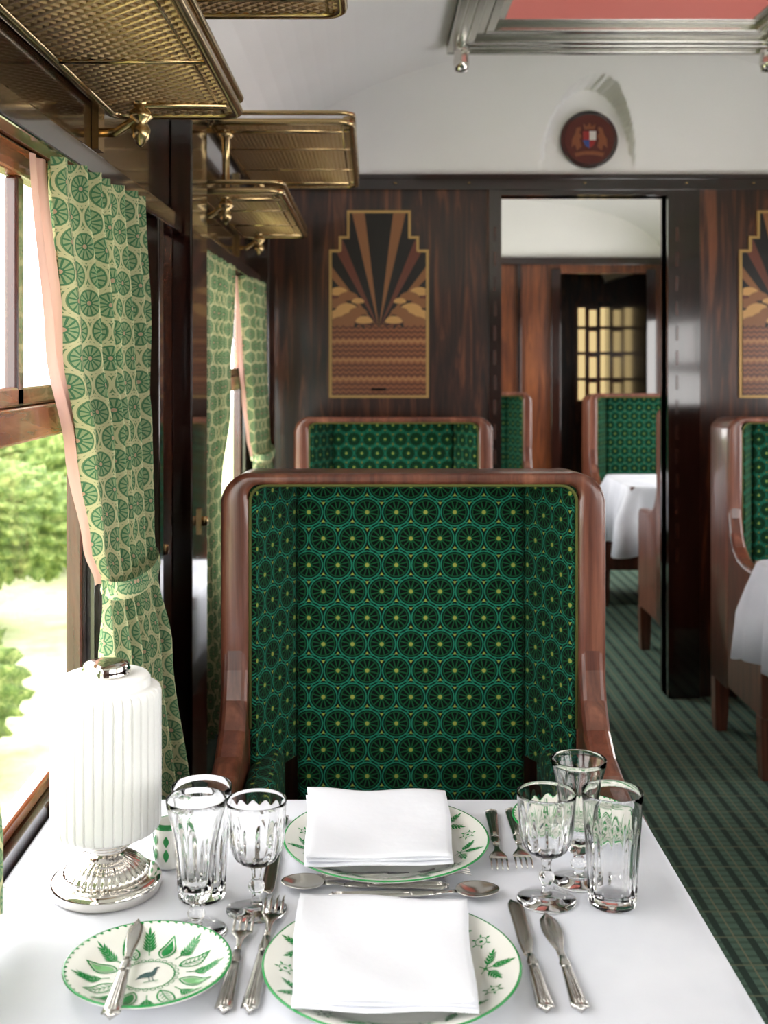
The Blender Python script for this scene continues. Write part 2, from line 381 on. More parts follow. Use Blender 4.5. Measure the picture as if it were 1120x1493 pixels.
# ------------------------------------------------------------------ marquetry panels
def marq():
    b=B()
    def outline(s=0.0): 
        return [(-.2025+s,0+s),(.2025-s,0+s),(.2025-s,.603-s),(.163-s,.603-s),(.163-s,.658-s),(.130-s,.658-s),(.130-s,.7625-s),(-.130+s,.7625-s),(-.130+s,.658-s),(-.163+s,.658-s),(-.163+s,.603-s),(-.2025+s,.603-s)]
    b.prism(outline(),'y',-.012,0.003,0); b.prism(outline(.011),'y',-.0135,-.0121,1)
    def inside(x,z):
        if z<.013: return False
        hw=.1905 if z<.591 else (.151 if z<.646 else (.118 if z<.7505 else 0))
        return abs(x)<hw
    ox,oz=0,.28
    def hit(a):
        t=.02
        while inside(ox+t*cos(a),oz+t*sin(a)) and t<1: t+=.002
        return (ox+t*cos(a),oz+t*sin(a))
    a=14
    for wd,mt in ((8,2),(9,1),(7,2),(9,1),(6,3),(8,1),(7,2),(9,1),(6,3),(14,1),(6,3),(9,1),(7,2),(8,1),(6,3),(9,1),(7,2),(9,1),(8,2)):
        if mt!=1:
            a0,a1=a*pi/180,(a+wd)*pi/180
            b.prism([(ox,oz)]+[hit(a0+(a1-a0)*q/6) for q in range(7)],'y',-.0142,-.0136,mt)
        a+=wd
    lay=0
    for s in (-1,1):
        for (cx,cz,r,m) in ((.165,.425,.034,4),(.125,.405,.036,3),(.085,.39,.022,4),(.170,.375,.040,3),(.13,.355,.040,4),(.085,.345,.032,3),(.165,.325,.045,4),(.11,.318,.040,3),(.06,.31,.03,4),(.15,.298,.045,3)):
            pts=[]
            for i in range(24):
                a=2*pi*i/24; x=s*cx+r*1.15*cos(a); z=cz+r*.75*sin(a)*(1 if sin(a)>0 else .35)
                x=max(-.1895,min(.1895,x)); pts.append((x,z))
            lay+=1; b.prism(pts,'y',-.01455-.00008*lay,-.0143,m)
    b.prism([(-.1905,.012),(.1905,.012),(.1905,.285),(-.1905,.285)],'y',-.0175,-.0143,5)
    for k in range(12):
        x=-.1905+.381*(k+.5)/12; b.prism([(x-.0155,.28),(x+.0155,.28),(x+.010,.293),(x,.298),(x-.010,.293)],'y',-.0180,-.0150,5)
    b.prism([(-.03,.03),(.03,.03),(.03,.042),(-.03,.042)],'y',-.0182,-.0165,6)
    return b.mesh('marquetry',[GOLD,INK,RAYB,TAN2,TAN,FIELD,DARK])
me=marq()
for x in (.035,2*CX-.035):
    o=put('marquetry_panel',me,None,(x,YW,1.217)); tag(o,'stepped marquetry wall panel with a sunburst over clouds and fields','wall panel','marquetry panels on the walnut partition')

# ------------------------------------------------------------------ luggage racks
def tray(x0,x1,L):
    b=B(); r=.009; c=.035
    def loop(x0,x1,y0,y1,z):
        pts=[]
        for (cx,cy,a0) in ((x1-c,y0+c,-pi/2),(x1-c,y1-c,0),(x0+c,y1-c,pi/2),(x0+c,y0+c,pi)):
            for q in range(6): a=a0+pi/2*q/5; pts.append((cx+c*cos(a),cy+c*sin(a),z))
        return pts
    b.tube(loop(x0,x1,0,L,0),r,10,0,True); b.tube(loop(x0+.002,x1+.004,-.004,L+.004,.022),.006,8,0,True)
    b.tube([(x1-.025,.02,0),(x1-.025,L-.02,0)],.004,8)
    for y in (L*.33,L*.66): b.tube([(x0,y,-.003),(x1,y,-.003)],.004,6)
    st=.023
    for sgn in (1,-1):
        cc=-(x1-x0)-st
        while cc<L+(x1-x0):
            xa,xb=x0,x1
            if sgn==1: ya,yb=cc,cc+(x1-x0)
            else: ya,yb=cc+(x1-x0),cc
            def clip(xa,ya,xb,yb):
                t0,t1=0,1; dy=yb-ya
                for lim,s in ((0,1),(L,-1)):
                    fa=(ya-lim)*s; fb=(yb-lim)*s
                    if fa<0 and fb<0: return None
                    if fa<0: t0=max(t0,fa/(fa-fb))
                    if fb<0: t1=min(t1,fa/(fa-fb))
                if t1-t0<.02: return None
                return (xa+(xb-xa)*t0,ya+dy*t0,0),(xa+(xb-xa)*t1,ya+dy*t1,0)
            q=clip(xa,ya,xb,yb)
            if q: b.tube([ (q[0][0],q[0][1],.0004*sgn),(q[1][0],q[1][1],.0004*sgn)],.0032,6,1)
            cc+=st
    return b.mesh('tray',[BRASS,LATT])
def bracket():
    b=B()
    b.tube([(.0,0,-.05),(.03,0,-.05),(.06,0,-.03),(.08,0,-.005),(.21,0,-.005)],.008,10)
    b.lathe([(0,-.075),(.006,-.07),(.014,-.058),(.016,-.045),(.010,-.034),(.019,-.026),(.019,-.018),(.011,-.010),(.014,0),(.022,.01),(.01,.016),(.01,.15),(.018,.155),(.018,.168),(.008,.175),(.012,.19),(.006,.2),(0,.2)],20,(.07,0,0))
    b.tube([(0,0,.17),(.37,0,.17)],.007,10)
    b.lathe([(0,-.01),(.012,-.008),(.016,.01),(.012,.03),(0,.034)],16,(.385,0,.175))
    b.box(-.005,.006,-.02,.02,-.08,.2)
    return b.mesh('bracket',[BRASS])
br=bracket(); t1=tray(XL+.01,-.2235,1.1); t2=tray(XL+.05,-.047,1.1)
def rack(y0):
    e=empty('luggage_rack',(0,y0,1.80)); tag(e,'two tier brass luggage rack fixed above the window','luggage rack','brass luggage racks above the windows')
    put('rack_tray',t1,e,(0,0,0)); put('rack_tray',t2,e,(0,0,.173))
    for y in (.1,1.0): put('bracket',br,e,(XL+.006,y,0))
rack(.9); rack(2.92)

# ------------------------------------------------------------------ curtains
def curtain(rows,dy,k=5,width=.75,lining=True,tie=1.045,label=''):
    e=empty('curtain',(XL+.02,(rows[0][1][1]+rows[0][2][1])/2+dy,.45)); tag(e,label,'curtain','green patterned curtains beside the windows')
    ox,oy,oz=e.location
    def samp(z):
        z=min(rows[0][0],max(rows[-1][0],z))
        for q in range(len(rows)-1):
            a,c=rows[q],rows[q+1]
            if z<=a[0] and z>=c[0]:
                t=(a[0]-z)/(a[0]-c[0]); t=t*t*(3-2*t)
                L=[a[1][i]+(c[1][i]-a[1][i])*t for i in (0,1)]; R=[a[2][i]+(c[2][i]-a[2][i])*t for i in (0,1)]
                return L,R,a[3]+(c[3]-a[3])*t
    b=B(); nu,nv=140,70; vs=[];uv=[]
    zt,zb=rows[0][0],rows[-1][0]
    for j in range(nv+1):
        z=zt+(zb-zt)*j/nv; L,R,amp=samp(z)
        dx,dyv=R[0]-L[0],R[1]-L[1]; ln=math.hypot(dx,dyv); nx_,ny_=dyv/ln,-dx/ln
        for i in range(nu+1):
            s=i/nu; ph=2*pi*k*s+.4*sin(z*5)+.6*sin(3*s+z*3)
            h=amp*(sin(ph)+.25*sin(2.3*ph+1))
            x=L[0]+dx*s+nx_*h; y=L[1]+dyv*s+ny_*h+.25*amp*cos(ph)
            x=max(x,XL+.009)
            vs.append((x-ox,y+dy-oy,z-oz)); uv.append((s*width,z))
    fs=[(j*(nu+1)+i,j*(nu+1)+i+1,(j+1)*(nu+1)+i+1,(j+1)*(nu+1)+i) for j in range(nv) for i in range(nu)]
    b.add(vs,fs,0,True); me=b.mesh('curtain_cloth',[CUR],recalc=False); ul=me.uv_layers.new(name='UVMap')
    for l in me.loops: ul.data[l.index].uv=uv[l.vertex_index]
    put('curtain_cloth',me,e)
    if tie:
        zt_=tie; L,R,amp=samp(zt_); b=B()
        cx,cy=(L[0]+R[0])/2,(L[1]+R[1])/2; rx=.042; ry=abs(R[1]-L[1])/2+.010; vs=[]
        for q in range(40):
            a=2*pi*q/40; x=max(XL+.009,cx+rx*cos(a)); y=cy+ry*sin(a); zz=zt_+.014*sin(a)
            vs+=[(x-ox,y+dy-oy,zz-.014-oz),(x+.003-ox,y+dy-oy,zz-oz),(x-ox,y+dy-oy,zz+.014-oz)]
        fs=[]
        for q in range(40):
            for i in range(2): fs.append((q*3+i,((q+1)%40)*3+i,((q+1)%40)*3+i+1,q*3+i+1))
        b.add(vs,fs,0,True); put('curtain_tieback',b.mesh('tieback',[CUR],uv=True),e)
    if lining:
        b=B(); vs=[]; nv=40
        for j in range(nv+1):
            z=zt-.003+(1.04-zt)*j/nv; L,R,amp=samp(z)
            for i in range(13):
                s=i/12; y=L[1]-.045*(1-j/nv)+(.07)*s+.004*sin(s*14); x=XL+.008+.006*sin(s*9+z*4)+(L[0]-XL-.008)*(j/nv)*.8
                vs.append((x-ox,y+dy-oy,z-oz))
        fs=[(j*13+i,j*13+i+1,(j+1)*13+i+1,(j+1)*13+i) for j in range(nv) for i in range(12)]
        b.add(vs,fs,0,True); put('curtain_lining',b.mesh('lining',[PINK],recalc=False),e)['label']='pale pink curtain lining'
ROWS=[(1.652,(-.425,1.55),(-.395,1.94),.020),(1.40,(-.42,1.60),(-.395,1.98),.024),(1.25,(-.415,1.67),(-.39,1.99),.024),(1.10,(-.41,1.73),(-.375,1.97),.016),(1.04,(-.405,1.77),(-.36,1.95),.010),(.90,(-.405,1.77),(-.35,1.98),.020),(.60,(-.40,1.76),(-.33,2.04),.026),(.42,(-.40,1.76),(-.33,2.05),.026)]
curtain(ROWS,0,k=6,width=.80,label='green and cream curtain tied back beside the laid table')
curtain(ROWS,2.28,width=.7,label='green and cream curtain tied back at the second window')
RN=[(1.652,(-.425,2.95),(-.41,3.42),.016),(1.25,(-.42,2.93),(-.405,3.30),.018),(1.04,(-.42,2.92),(-.405,3.14),.01),(.42,(-.42,2.90),(-.40,3.1),.02)]
curtain(RN,0,lining=False,tie=None,label='green and cream curtain hanging straight beside a dark post')
RF=[(1.652,(-.42,.32),(-.41,.75),.016),(1.25,(-.42,.32),(-.41,.66),.018),(1.12,(-.415,.5),(-.41,.80),.01),(1.04,(-.42,.9),(-.41,1.16),.008),(.95,(-.42,1.0),(-.41,1.27),.008),(.86,(-.42,1.02),(-.41,1.31),.008),(.775,(-.42,1.02),(-.41,1.31),.008)]
curtain(RF,0,lining=False,tie=None,label='green and cream curtain draped over the window sill')

# ------------------------------------------------------------------ armchairs
W=.71; T=.054; HZ=1.171; DP_=.22
def chair_meshes():
    d={}
    prof=[(-.36,.20),(.05,.20),(.05,.92),(0.004,.88),(-.004,.81),(-.02,.76),(-.05,.715),(-.10,.685),(-.16,.673),(-.34,.667),(-.36,.645)]
    b=B(); b.prism(prof,'x',-T/2+.002,T/2-.002); d['side']=b.mesh('armrest',[CHW])
    h=W/2; R=.040; tt=.022
    path=[(-h+T/2,.20,-1,0,T),(-h+T/2,.6,-1,0,T),(-h+T/2,HZ-.10,-1,0,T)]
    cxx,czz=-h+T/2+R,HZ-tt/2-R
    for q in range(9):
        a=pi-pi/2*q/8; th=T+(tt-T)*q/8
        path.append((cxx+R*cos(a),czz+R*sin(a),cos(a),sin(a),th))
    path+= [(-.1,HZ-tt/2,0,1,tt)]
    path+=[(-x,z,-nx_,nz_,th) for x,z,nx_,nz_,th in reversed(path)]
    secs=[]
    rr=.012
    for (x,z,ax,az,th) in path:
        r=min(rr,th*.42); sec=[]
        top=max(0,az)
        for (cu,cy,a0) in ((th/2-r,r,-pi/2),(th/2-r,DP_-r,0),(-th/2+r,DP_-r,pi/2),(-th/2+r,r,pi)):
            for q in range(4):
                a=a0+pi/2*q/3; u=cu+r*cos(a); y=cy+r*sin(a)
                sl=-.012*top*(y/DP_)
                sec.append((x+ax*u,y,z+az*u+sl))
        secs.append(sec)
    b=B(); b.loft(secs,0,True); d['cap']=b.mesh('frame',[CHW])
    b=B(); b.box(-h+T-.004,h-T+.004,DP_-.022,DP_-.004,.2,HZ-.028); d['back']=b.mesh('back_board',[CHW])
    b=B(); b.box(-h+T-.004,h-T+.004,-.33,-.30,.2,.34); d['rail']=b.mesh('seat_rail',[CHW])
    zt=HZ-.024
    b=B(); b.box(-.222,.222,.135,.196,.40,zt); d['bc']=b.mesh('backrest',[FAB],uv=True)
    wl=[(-.302,.010),(-.290,.005),(-.222,.150),(-.222,.196),(-.302,.196)]
    b=B(); b.prism(wl,'z',.60,zt); d['wl']=b.mesh('wing',[FAB],uv=True)
    b=B(); b.prism([(-x,y) for x,y in reversed(wl)],'z',.60,zt); d['wr']=b.mesh('wing',[FAB],uv=True)
    b=B(); b.box(-.302,-.245,-.32,.15,.42,.64); d['al']=b.mesh('arm_pad',[FAB],uv=True)
    b=B(); b.box(.245,.302,-.32,.15,.42,.64); d['ar']=b.mesh('arm_pad',[FAB],uv=True)
    b=B(); b.box(-.244,.244,-.345,.134,.33,.475); d['seat']=b.mesh('seat',[FAB],uv=True)
    b=B(); secs=[]
    for (s,z) in ((.020,0),(.024,.06),(.026,.205)): secs.append([(-s,-s,z),(s,-s,z),(s,s,z),(-s,s,z)])
    b.loft(secs,0,False); d['leg']=b.mesh('leg',[CHW])
    def arc(cx,cz,r,a0,a1,n=8): return [(cx+r*cos(a0+(a1-a0)*i/n),cz+r*sin(a0+(a1-a0)*i/n)) for i in range(n+1)]
    hh=.301; ri=.030; it=HZ-.023
    pts=[(-hh,.007,.70),(-hh,.007,1.08)]+[(x,.007,z) for x,z in reversed(arc(-hh+ri,it-ri,ri,pi/2,pi,6))]+[(x,.007,z) for x,z in reversed(arc(hh-ri,it-ri,ri,0,pi/2,6))]+[(hh,.007,1.08),(hh,.007,.70)]
    b=B(); b.tube(pts,.0030,8); d['pipe']=b.mesh('piping',[PIPE])
    return d
CM=chair_meshes()
def chair(x,y,label,rot=0,sz=1):
    e=empty('armchair',(x,y,0),(0,0,rot)); tag(e,'winged wooden armchair in green medallion fabric, '+label,'chair','green upholstered dining armchairs')
    e.scale=(1,1,sz)
    for s in (-1,1): put('armrest',CM['side'],e,(s*(W/2-T/2),0,0),bevel=.012)
    put('frame',CM['cap'],e); put('back_board',CM['back'],e,bevel=.003,seg=2); put('seat_rail',CM['rail'],e,bevel=.003,seg=2)
    put('backrest',CM['bc'],e,bevel=.012); put('wing',CM['wl'],e,bevel=.006); put('wing',CM['wr'],e,bevel=.006)
    put('arm_pad',CM['al'],e,bevel=.02); put('arm_pad',CM['ar'],e,bevel=.02); put('seat',CM['seat'],e,bevel=.03,seg=4)
    put('piping',CM['pipe'],e)
    for sx in (-1,1):
        for yy in (-.325,.185): put('leg',CM['leg'],e,(sx*(W/2-T/2),yy,0))
    return e
chair(.0793,2.14,'facing the laid table')
chair(.0793,2.60,'standing back to back',pi,.970)
chair(.083,4.15,'before the marquetry panel')
XRC=1.273+W/2
chair(XRC,4.15,'beside the doorway')
chair(XRC,6.80,'behind a clothed table')
chair(XRC,5.20,'its back to the partition',pi)
chair(.97-W/2,7.0,'across the aisle')

# ------------------------------------------------------------------ tables and cloths
def table(x0,x1,y0,y1,label,drop=.24,rc=.05,flare=.03,seed=1):
    cx,cy=(x0+x1)/2,(y0+y1)/2
    e=empty('dining_table',(cx,cy,0)); tag(e,'wooden dining table under a white cloth','table','clothed dining tables')
    hx,hy=(x1-x0)/2-.006,(y1-y0)/2-.006
    b=B(); b.box(-hx,hx,-hy,hy,.715,.7465); put('table_top',b.mesh('table_top',[CHW]),e)
    b=B(); b.box(-.04,.04,-.04,.04,.0,.72); put('pedestal',b.mesh('pedestal',[CHW]),e,bevel=.008)
    rnd=random.Random(seed)
    out=[]
    hx+=.006; hy+=.006; q=10
    def seg(p,qv,n): return [(p[0]+(qv[0]-p[0])*i/n,p[1]+(qv[1]-p[1])*i/n) for i in range(n)]
    def arcp(ax,ay,a0): return [(ax+rc*cos(a0+pi/2*i/q),ay+rc*sin(a0+pi/2*i/q)) for i in range(q)]
    out+=seg((hx,-hy+rc),(hx,hy-rc),36)+arcp(hx-rc,hy-rc,0)+seg((hx-rc,hy),(-hx+rc,hy),40)+arcp(-hx+rc,hy-rc,pi/2)+seg((-hx,hy-rc),(-hx,-hy+rc),36)+arcp(-hx+rc,-hy+rc,pi)+seg((-hx+rc,-hy),(hx-rc,-hy),40)+arcp(hx-rc,-hy+rc,3*pi/2)
    N=len(out); nrm=[]
    for i in range(N):
        a=out[i-1]; c=out[(i+1)%N]; dx,dy=c[0]-a[0],c[1]-a[1]; l=math.hypot(dx,dy); nrm.append((dy/l,-dx/l))
    rows=[(-.10,.0,0),(-.02,.0,0),(-.006,-.0008,0),(0.0,-.004,0),(.004,-.010,0),(.008,-.03,.1),(.012,-.08,.4),(.016,-.15,.8),(.02,-drop,1)]
    vs=[];ph=[rnd.uniform(0,6) for _ in range(4)]
    for (off,dz,wv) in rows:
        for i in range(N):
            t=i/N*2*pi
            w=wv*(flare*(.5+.5*sin(t*14+ph[0]))*.5+.012*sin(t*23+ph[1]))
            corner=abs(nrm[i][0]*nrm[i][1])*2
            w+=wv*corner*flare*1.3
            o_=off+w
            if nrm[i][0]*( -1 if cx<CX else 1)>.3: o_=min(o_,.0)
            px,py=out[i][0]+nrm[i][0]*o_,out[i][1]+nrm[i][1]*o_
            if off==-.10: px,py=out[i][0]*.6,out[i][1]*.6
            vs.append((px,py,.7495+dz-(.02*corner*wv)))
    fs=[tuple(range(N))]
    for r in range(len(rows)-1):
        for i in range(N):
            j=(i+1)%N; fs.append((r*N+i,r*N+j,(r+1)*N+j,(r+1)*N+i))
    b=B(); b.add(vs,fs,0,True); o=put('tablecloth',b.mesh('tablecloth',[LINEN]),None,(cx,cy,0))
    m=o.modifiers.new('s','SOLIDIFY'); m.thickness=.0025; m.offset=-1
    tag(o,'white linen tablecloth '+label,'tablecloth','white linen tablecloths')
table(XL+.004,.378,1.03,1.68,'laid for two beside the window')
table(-.34,.378,3.07,3.66,'between the armchairs at the second window',seed=2)
table(1.20,XR-.004,3.02,3.66,'hanging in folds beside the aisle',seed=3,flare=.05,drop=.3)
table(1.27,XR-.004,5.70,6.32,'hanging in folds in the next saloon',seed=4,flare=.06,drop=.32)
table(.15,.93,6.0,6.45,'across the aisle in the next saloon',seed=5,flare=.03,drop=.25)
ZTAB=.7505
def TP(px,py,h=0):
    d=(1.385-ZTAB-h)*1700/(py-520); return ((px-540)*d/1700,d)

# ------------------------------------------------------------------ plates
def leafpts(x,y,a,L,w,n=8):
    pts=[]
    for i in range(n+1): t=i/n; pts.append((t*L,w*sin(pi*t**.8)))
    for i in range(n-1,0,-1): t=i/n; pts.append((t*L,-w*sin(pi*t**.8)))
    return [(x+p*cos(a)-q*sin(a),y+p*sin(a)+q*cos(a)) for p,q in pts]
def plate_mesh(R,dec):
    k=R/.132
    prof=[(0,.003),(.07*k,.003),(.073*k,0),(.078*k,0),(.081*k,.004),(R*.975,.0175),(R,.0200),(R-.0008,.0212),(R-.0026,.0211),(.094*k,.0085),(.088*k,.0065),(.08*k,.006),(0,.006)]
    mats=[0]*6+[1,1]+[0]*4
    b=B(); b.lathe(prof,96,mats=mats)
    def sz(x,y):
        r=math.hypot(x,y)
        P=prof[8:]
        for q in range(len(P)-1):
            (ra,za),(rb,zb)=P[q],P[q+1]
            if r<=ra and r>=rb: return za+(zb-za)*((ra-r)/(ra-rb))+.0005
        return .0217
    def poly(pts,m):
        cx=sum(p[0] for p in pts)/len(pts); cy=sum(p[1] for p in pts)/len(pts); n=len(pts)
        vs=[(p[0],p[1],sz(*p)) for p in pts]+[(cx,cy,sz(cx,cy))]
        b.add(vs,[(i,(i+1)%n,n) for i in range(n)],m)
    def line(p,q,w,m,n=6):
        dx,dy=q[0]-p[0],q[1]-p[1]; l=math.hypot(dx,dy); nx_,ny_=-dy/l*w,dx/l*w
        for i in range(n):
            a=(p[0]+dx*i/n,p[1]+dy*i/n); c=(p[0]+dx*(i+1)/n,p[1]+dy*(i+1)/n)
            poly([(a[0]+nx_,a[1]+ny_),(c[0]+nx_,c[1]+ny_),(c[0]-nx_,c[1]-ny_),(a[0]-nx_,a[1]-ny_)],m)
    def circ(x,y,r0,r1,m,n=24):
        for i in range(n):
            a,c=2*pi*i/n,2*pi*(i+1)/n
            poly([(x+r0*cos(a),y+r0*sin(a)),(x+r1*cos(a),y+r1*sin(a)),(x+r1*cos(c),y+r1*sin(c)),(x+r0*cos(c),y+r0*sin(c))],m)
    def sprig(x,y,a,L,m=1,nl=5,w=.0016,lf=.42,sp_=.75):
        line((x,y),(x+L*cos(a),y+L*sin(a)),.0006,m)
        for i in range(nl):
            t=.25+.65*i/nl; px,py=x+L*t*cos(a),y+L*t*sin(a); ll=L*lf*(1-.4*i/nl)
            for s in (-1,1): poly(leafpts(px,py,a+s*sp_,ll,w*.8),m)
        poly(leafpts(x+L*.85*cos(a),y+L*.85*sin(a),a,L*.3,w),m)
    dec(poly,line,circ,sprig,R)
    return b.mesh('plate',[PORC,GRN,GRN2,BLUE])
def dec_dinner(poly,line,circ,sprig,R):
    n=14
    for i in range(n):
        a=2*pi*i/n+.13; r0=.096
        x,y=r0*cos(a),r0*sin(a)
        if i%2==0:
            sprig(x,y,a,.027,1,4,.0015,.38,.6)
            for s in (-1,1):
                sprig(x,y,a+s*1.15,.028,1,4,.0014,.36,.6)
                line((x,y),(x+.009*cos(a+s*2.2),y+.009*sin(a+s*2.2)),.0005,1,2)
            circ(x,y,0,.0020,1,8)
        else:
            xx,yy=(r0+.012)*cos(a),(r0+.012)*sin(a)
            circ(xx,yy,.0056,.0064,1); circ(xx,yy,.0,.0020,1,10)
            for q in range(6): 
                aa=q*pi/3+a; poly(leafpts(xx+.0064*cos(aa),yy+.0064*sin(aa),aa,.0050,.0011),1)
def dec_bread(poly,line,circ,sprig,R):
    for i in range(56):
        a=2*pi*i/56; poly(leafpts((R-.0045)*cos(a),(R-.0045)*sin(a),a+1.2,.0052,.0011,4),1)
    circ(0,0,.0262,.0272,1,48)
    for i in range(24):
        a=2*pi*i/24; circ(.0285*cos(a),.0285*sin(a),.0022,.0030,1,8)
    for i in range(8):
        a=2*pi*i/8+.2
        x,y=.033*cos(a),.033*sin(a); L=.036
        P=leafpts(x,y,a,L,.0088,12); Q=leafpts(x+.002*cos(a),y+.002*sin(a),a,L-.005,.0070,12)
        n=len(P)
        for k in range(n):
            k2=(k+1)%n; poly([P[k],P[k2],Q[k2],Q[k]],1)
        if i%2: poly(leafpts(x+.004*cos(a),y+.004*sin(a),a,L-.009,.0055,10),1 if i%4==1 else 2)
        else:
            for k in range(5):
                t=.2+.13*k
                for s in (-1,1): line((x+L*t*cos(a),y+L*t*sin(a)),(x+L*t*cos(a)+.006*cos(a+s*.9),y+L*t*sin(a)+.006*sin(a+s*.9)),.0004,1,2)
            line((x,y),(x+L*.9*cos(a),y+L*.9*sin(a)),.0005,1)
        a2=a+pi/8; r=.038
        sprig(r*cos(a2),r*sin(a2),a2,.034,1,6,.0014,.38,.65)
    poly([(-.014,-.006),(-.008,.002),(-.002,.005),(.004,.005),(.008,.001),(.006,-.003),(0,-.005),(-.006,-.004)],3)
    poly([(.004,.004),(.008,.001),(.011,.009),(.0145,.0105),(.011,.0125),(.008,.010)],3)
    line((0,-.005),(-.001,-.013),.0005,3,2); line((.003,-.004),(.003,-.013),.0005,3,2); line((-.007,-.013),(.008,-.013),.0005,1,2)
DP=plate_mesh(.132,dec_dinner); BP=plate_mesh(.085,dec_bread)
def plate(me,x,y,rot,label,grp,name='dinner_plate'):
    o=put(name,me,None,(x,y,ZTAB),(0,0,rot)); tag(o,label,'plate',grp)
xf,yf=TP(571,1400,.02); xb,yb=TP(563,1219,.02)
plate(DP,xf,yf,-.10,'white dinner plate with green leaf rim at the near setting','white and green dinner plates')
plate(DP,xb,yb,.5,'white dinner plate with green leaf rim at the far setting','white and green dinner plates')
xp,yp=TP(216,1409,.015)
plate(BP,xp,yp,.35,'small white plate with green leaves under a butter knife','white and green side plates','side_plate')
plate(BP,.275,1.560,2.0,'small white plate with green leaves behind the glasses','white and green side plates','side_plate')

# ------------------------------------------------------------------ napkins
def napkin(cs,zb,label,seed):
    cx=sum(c[0] for c in cs)/4; cy=sum(c[1] for c in cs)/4
    b=B(); n=28
    for layer in range(3):
        vs=[]; h0=layer*.0036
        for s in (0,1):
            for j in range(n+1):
                for i in range(n+1):
                    u,v=i/n,j/n
                    ins=.0012*layer+(.002 if layer==1 else 0)
                    x=(cs[0][0]*(1-u)+cs[1][0]*u)*(1-v)+(cs[3][0]*(1-u)+cs[2][0]*u)*v-cx
                    y=(cs[0][1]*(1-u)+cs[1][1]*u)*(1-v)+(cs[3][1]*(1-u)+cs[2][1]*u)*v-cy
                    x*=1-ins*8; y*=1-ins*8
                    x+=.0015*sin(6*v+seed); y+=.0012*sin(7*u+seed*2)
                    ed=min(u,1-u,v,1-v); puff=min(1,ed/.05)
                    sag=-.006*math.exp(-((x/.06)**2+(y/.06)**2))
                    wob=.0018*sin(9*u+seed)*sin(7*v+2*seed+layer)+.0016*sin(5*v+layer)
                    z=h0+sag+(wob if s else wob*.6)+ (.0020+.0016*math.sqrt(puff) if s else .0004-.0004*puff)
                    vs.append((x,y,z))
        M=(n+1)**2; fs=[]
        for j in range(n):
            for i in range(n):
                a=j*(n+1)+i; fs.append((a,a+n+1,a+n+2,a+1)); fs.append((M+a,M+a+1,M+a+n+2,M+a+n+1))
        def bd():
            for i in range(n): yield i,i+1
            for j in range(n): yield j*(n+1)+n,(j+1)*(n+1)+n
            for i in range(n,0,-1): yield n*(n+1)+i,n*(n+1)+i-1
            for j in range(n,0,-1): yield j*(n+1),(j-1)*(n+1)
        for a,c in bd(): fs.append((a,c,M+c,M+a))
        b.add(vs,fs,0,True)
    o=put('napkin',b.mesh('napkin',[NAP]),None,(cx,cy,zb)); tag(o,label,'napkin','folded white napkins')
def C(px,py,h=.028): return TP(px,py,h)
napkin([C(423,1464),C(697,1470),C(682,1317),C(434,1305)],ZTAB+.0222,'folded square white linen napkin on the near dinner plate',1)
napkin([C(445,1257),C(663,1254),C(652,1156),C(447,1153)],ZTAB+.0222,'folded white linen napkin on the far dinner plate',4)

# ------------------------------------------------------------------ cutlery
def esec(y,w,t,z,n=12,x=0): return [(x+w*cos(2*pi*i/n),y,z+t*sin(2*pi*i/n)) for i in range(n)]
def handle(L,w0=.0105,w1=.0045):
    b=B(); secs=[]
    for i in range(15):
        t=i/14; w=w0*(1-t)+w1*t
        if t<.06: w*=math.sqrt(t/.06)*.9+.1
        if .80<t<.86: w*=1.25
        secs.append(esec(t*L,w,.0022+.001*(1-t),.0034+.0006*t))
    b.loft(secs)
    for s in (-1,0,1):
        b.tube([(s*.0035*(1-i/8*.55)*(w0/.0105),.008+i*(L*.7)/8,.0064) for i in range(9)],.0010,6)
    for t in (.03,.78): b.tube([(-w0*(1-t*.5)*.9,t*L,.0045),(0,t*L,.0072),(w0*(1-t*.5)*.9,t*L,.0045)],.0010,6)
    return b.mesh('handle',[SILV])
def fork_head(L,w=.0115):
    b=B(); secs=[]
    for t,ww,z in ((0,.0042,.004),(.15,.0032,.005),(.3,.0045,.006),(.42,.009,.006),(.5,w,.005),(.56,w,.0045)):
        secs.append(esec(t*L,ww,.0012,z))
    b.loft(secs)
    for k in range(4):
        x=(k-1.5)*w*.58; secs=[]
        for i in range(7):
            t=.54+.46*i/6; z=.0045+.005*sin(pi*(i/6)*.9)-.001
            secs.append(esec(t*L,.0018*(1-.6*(i/6)**2),.0010,z,8,x))
        b.loft(secs)
    return b.mesh('tines',[SILV])
def blade(L,w=.009,fish=0):
    b=B(); secs=[]
    for i in range(19):
        t=i/18
        if fish: ww=.004+fish*sin(pi*min(1,max(0,(t-.15)/.85))*.93) if t>.15 else .0045
        else: ww=.0045+(w-.0045)*min(1,t*4)
        if t>.86 and not fish: ww*=math.sqrt(max(.02,1-((t-.86)/.14)**2))
        if fish and t>.86: ww*=max(.1,1-(t-.86)/.15)
        cx=-(w-ww)*.5 if not fish else -.002*t
        secs.append(esec(t*L,ww,.0011,.003,10,cx))
    b.loft(secs); return b.mesh('blade',[SILV])
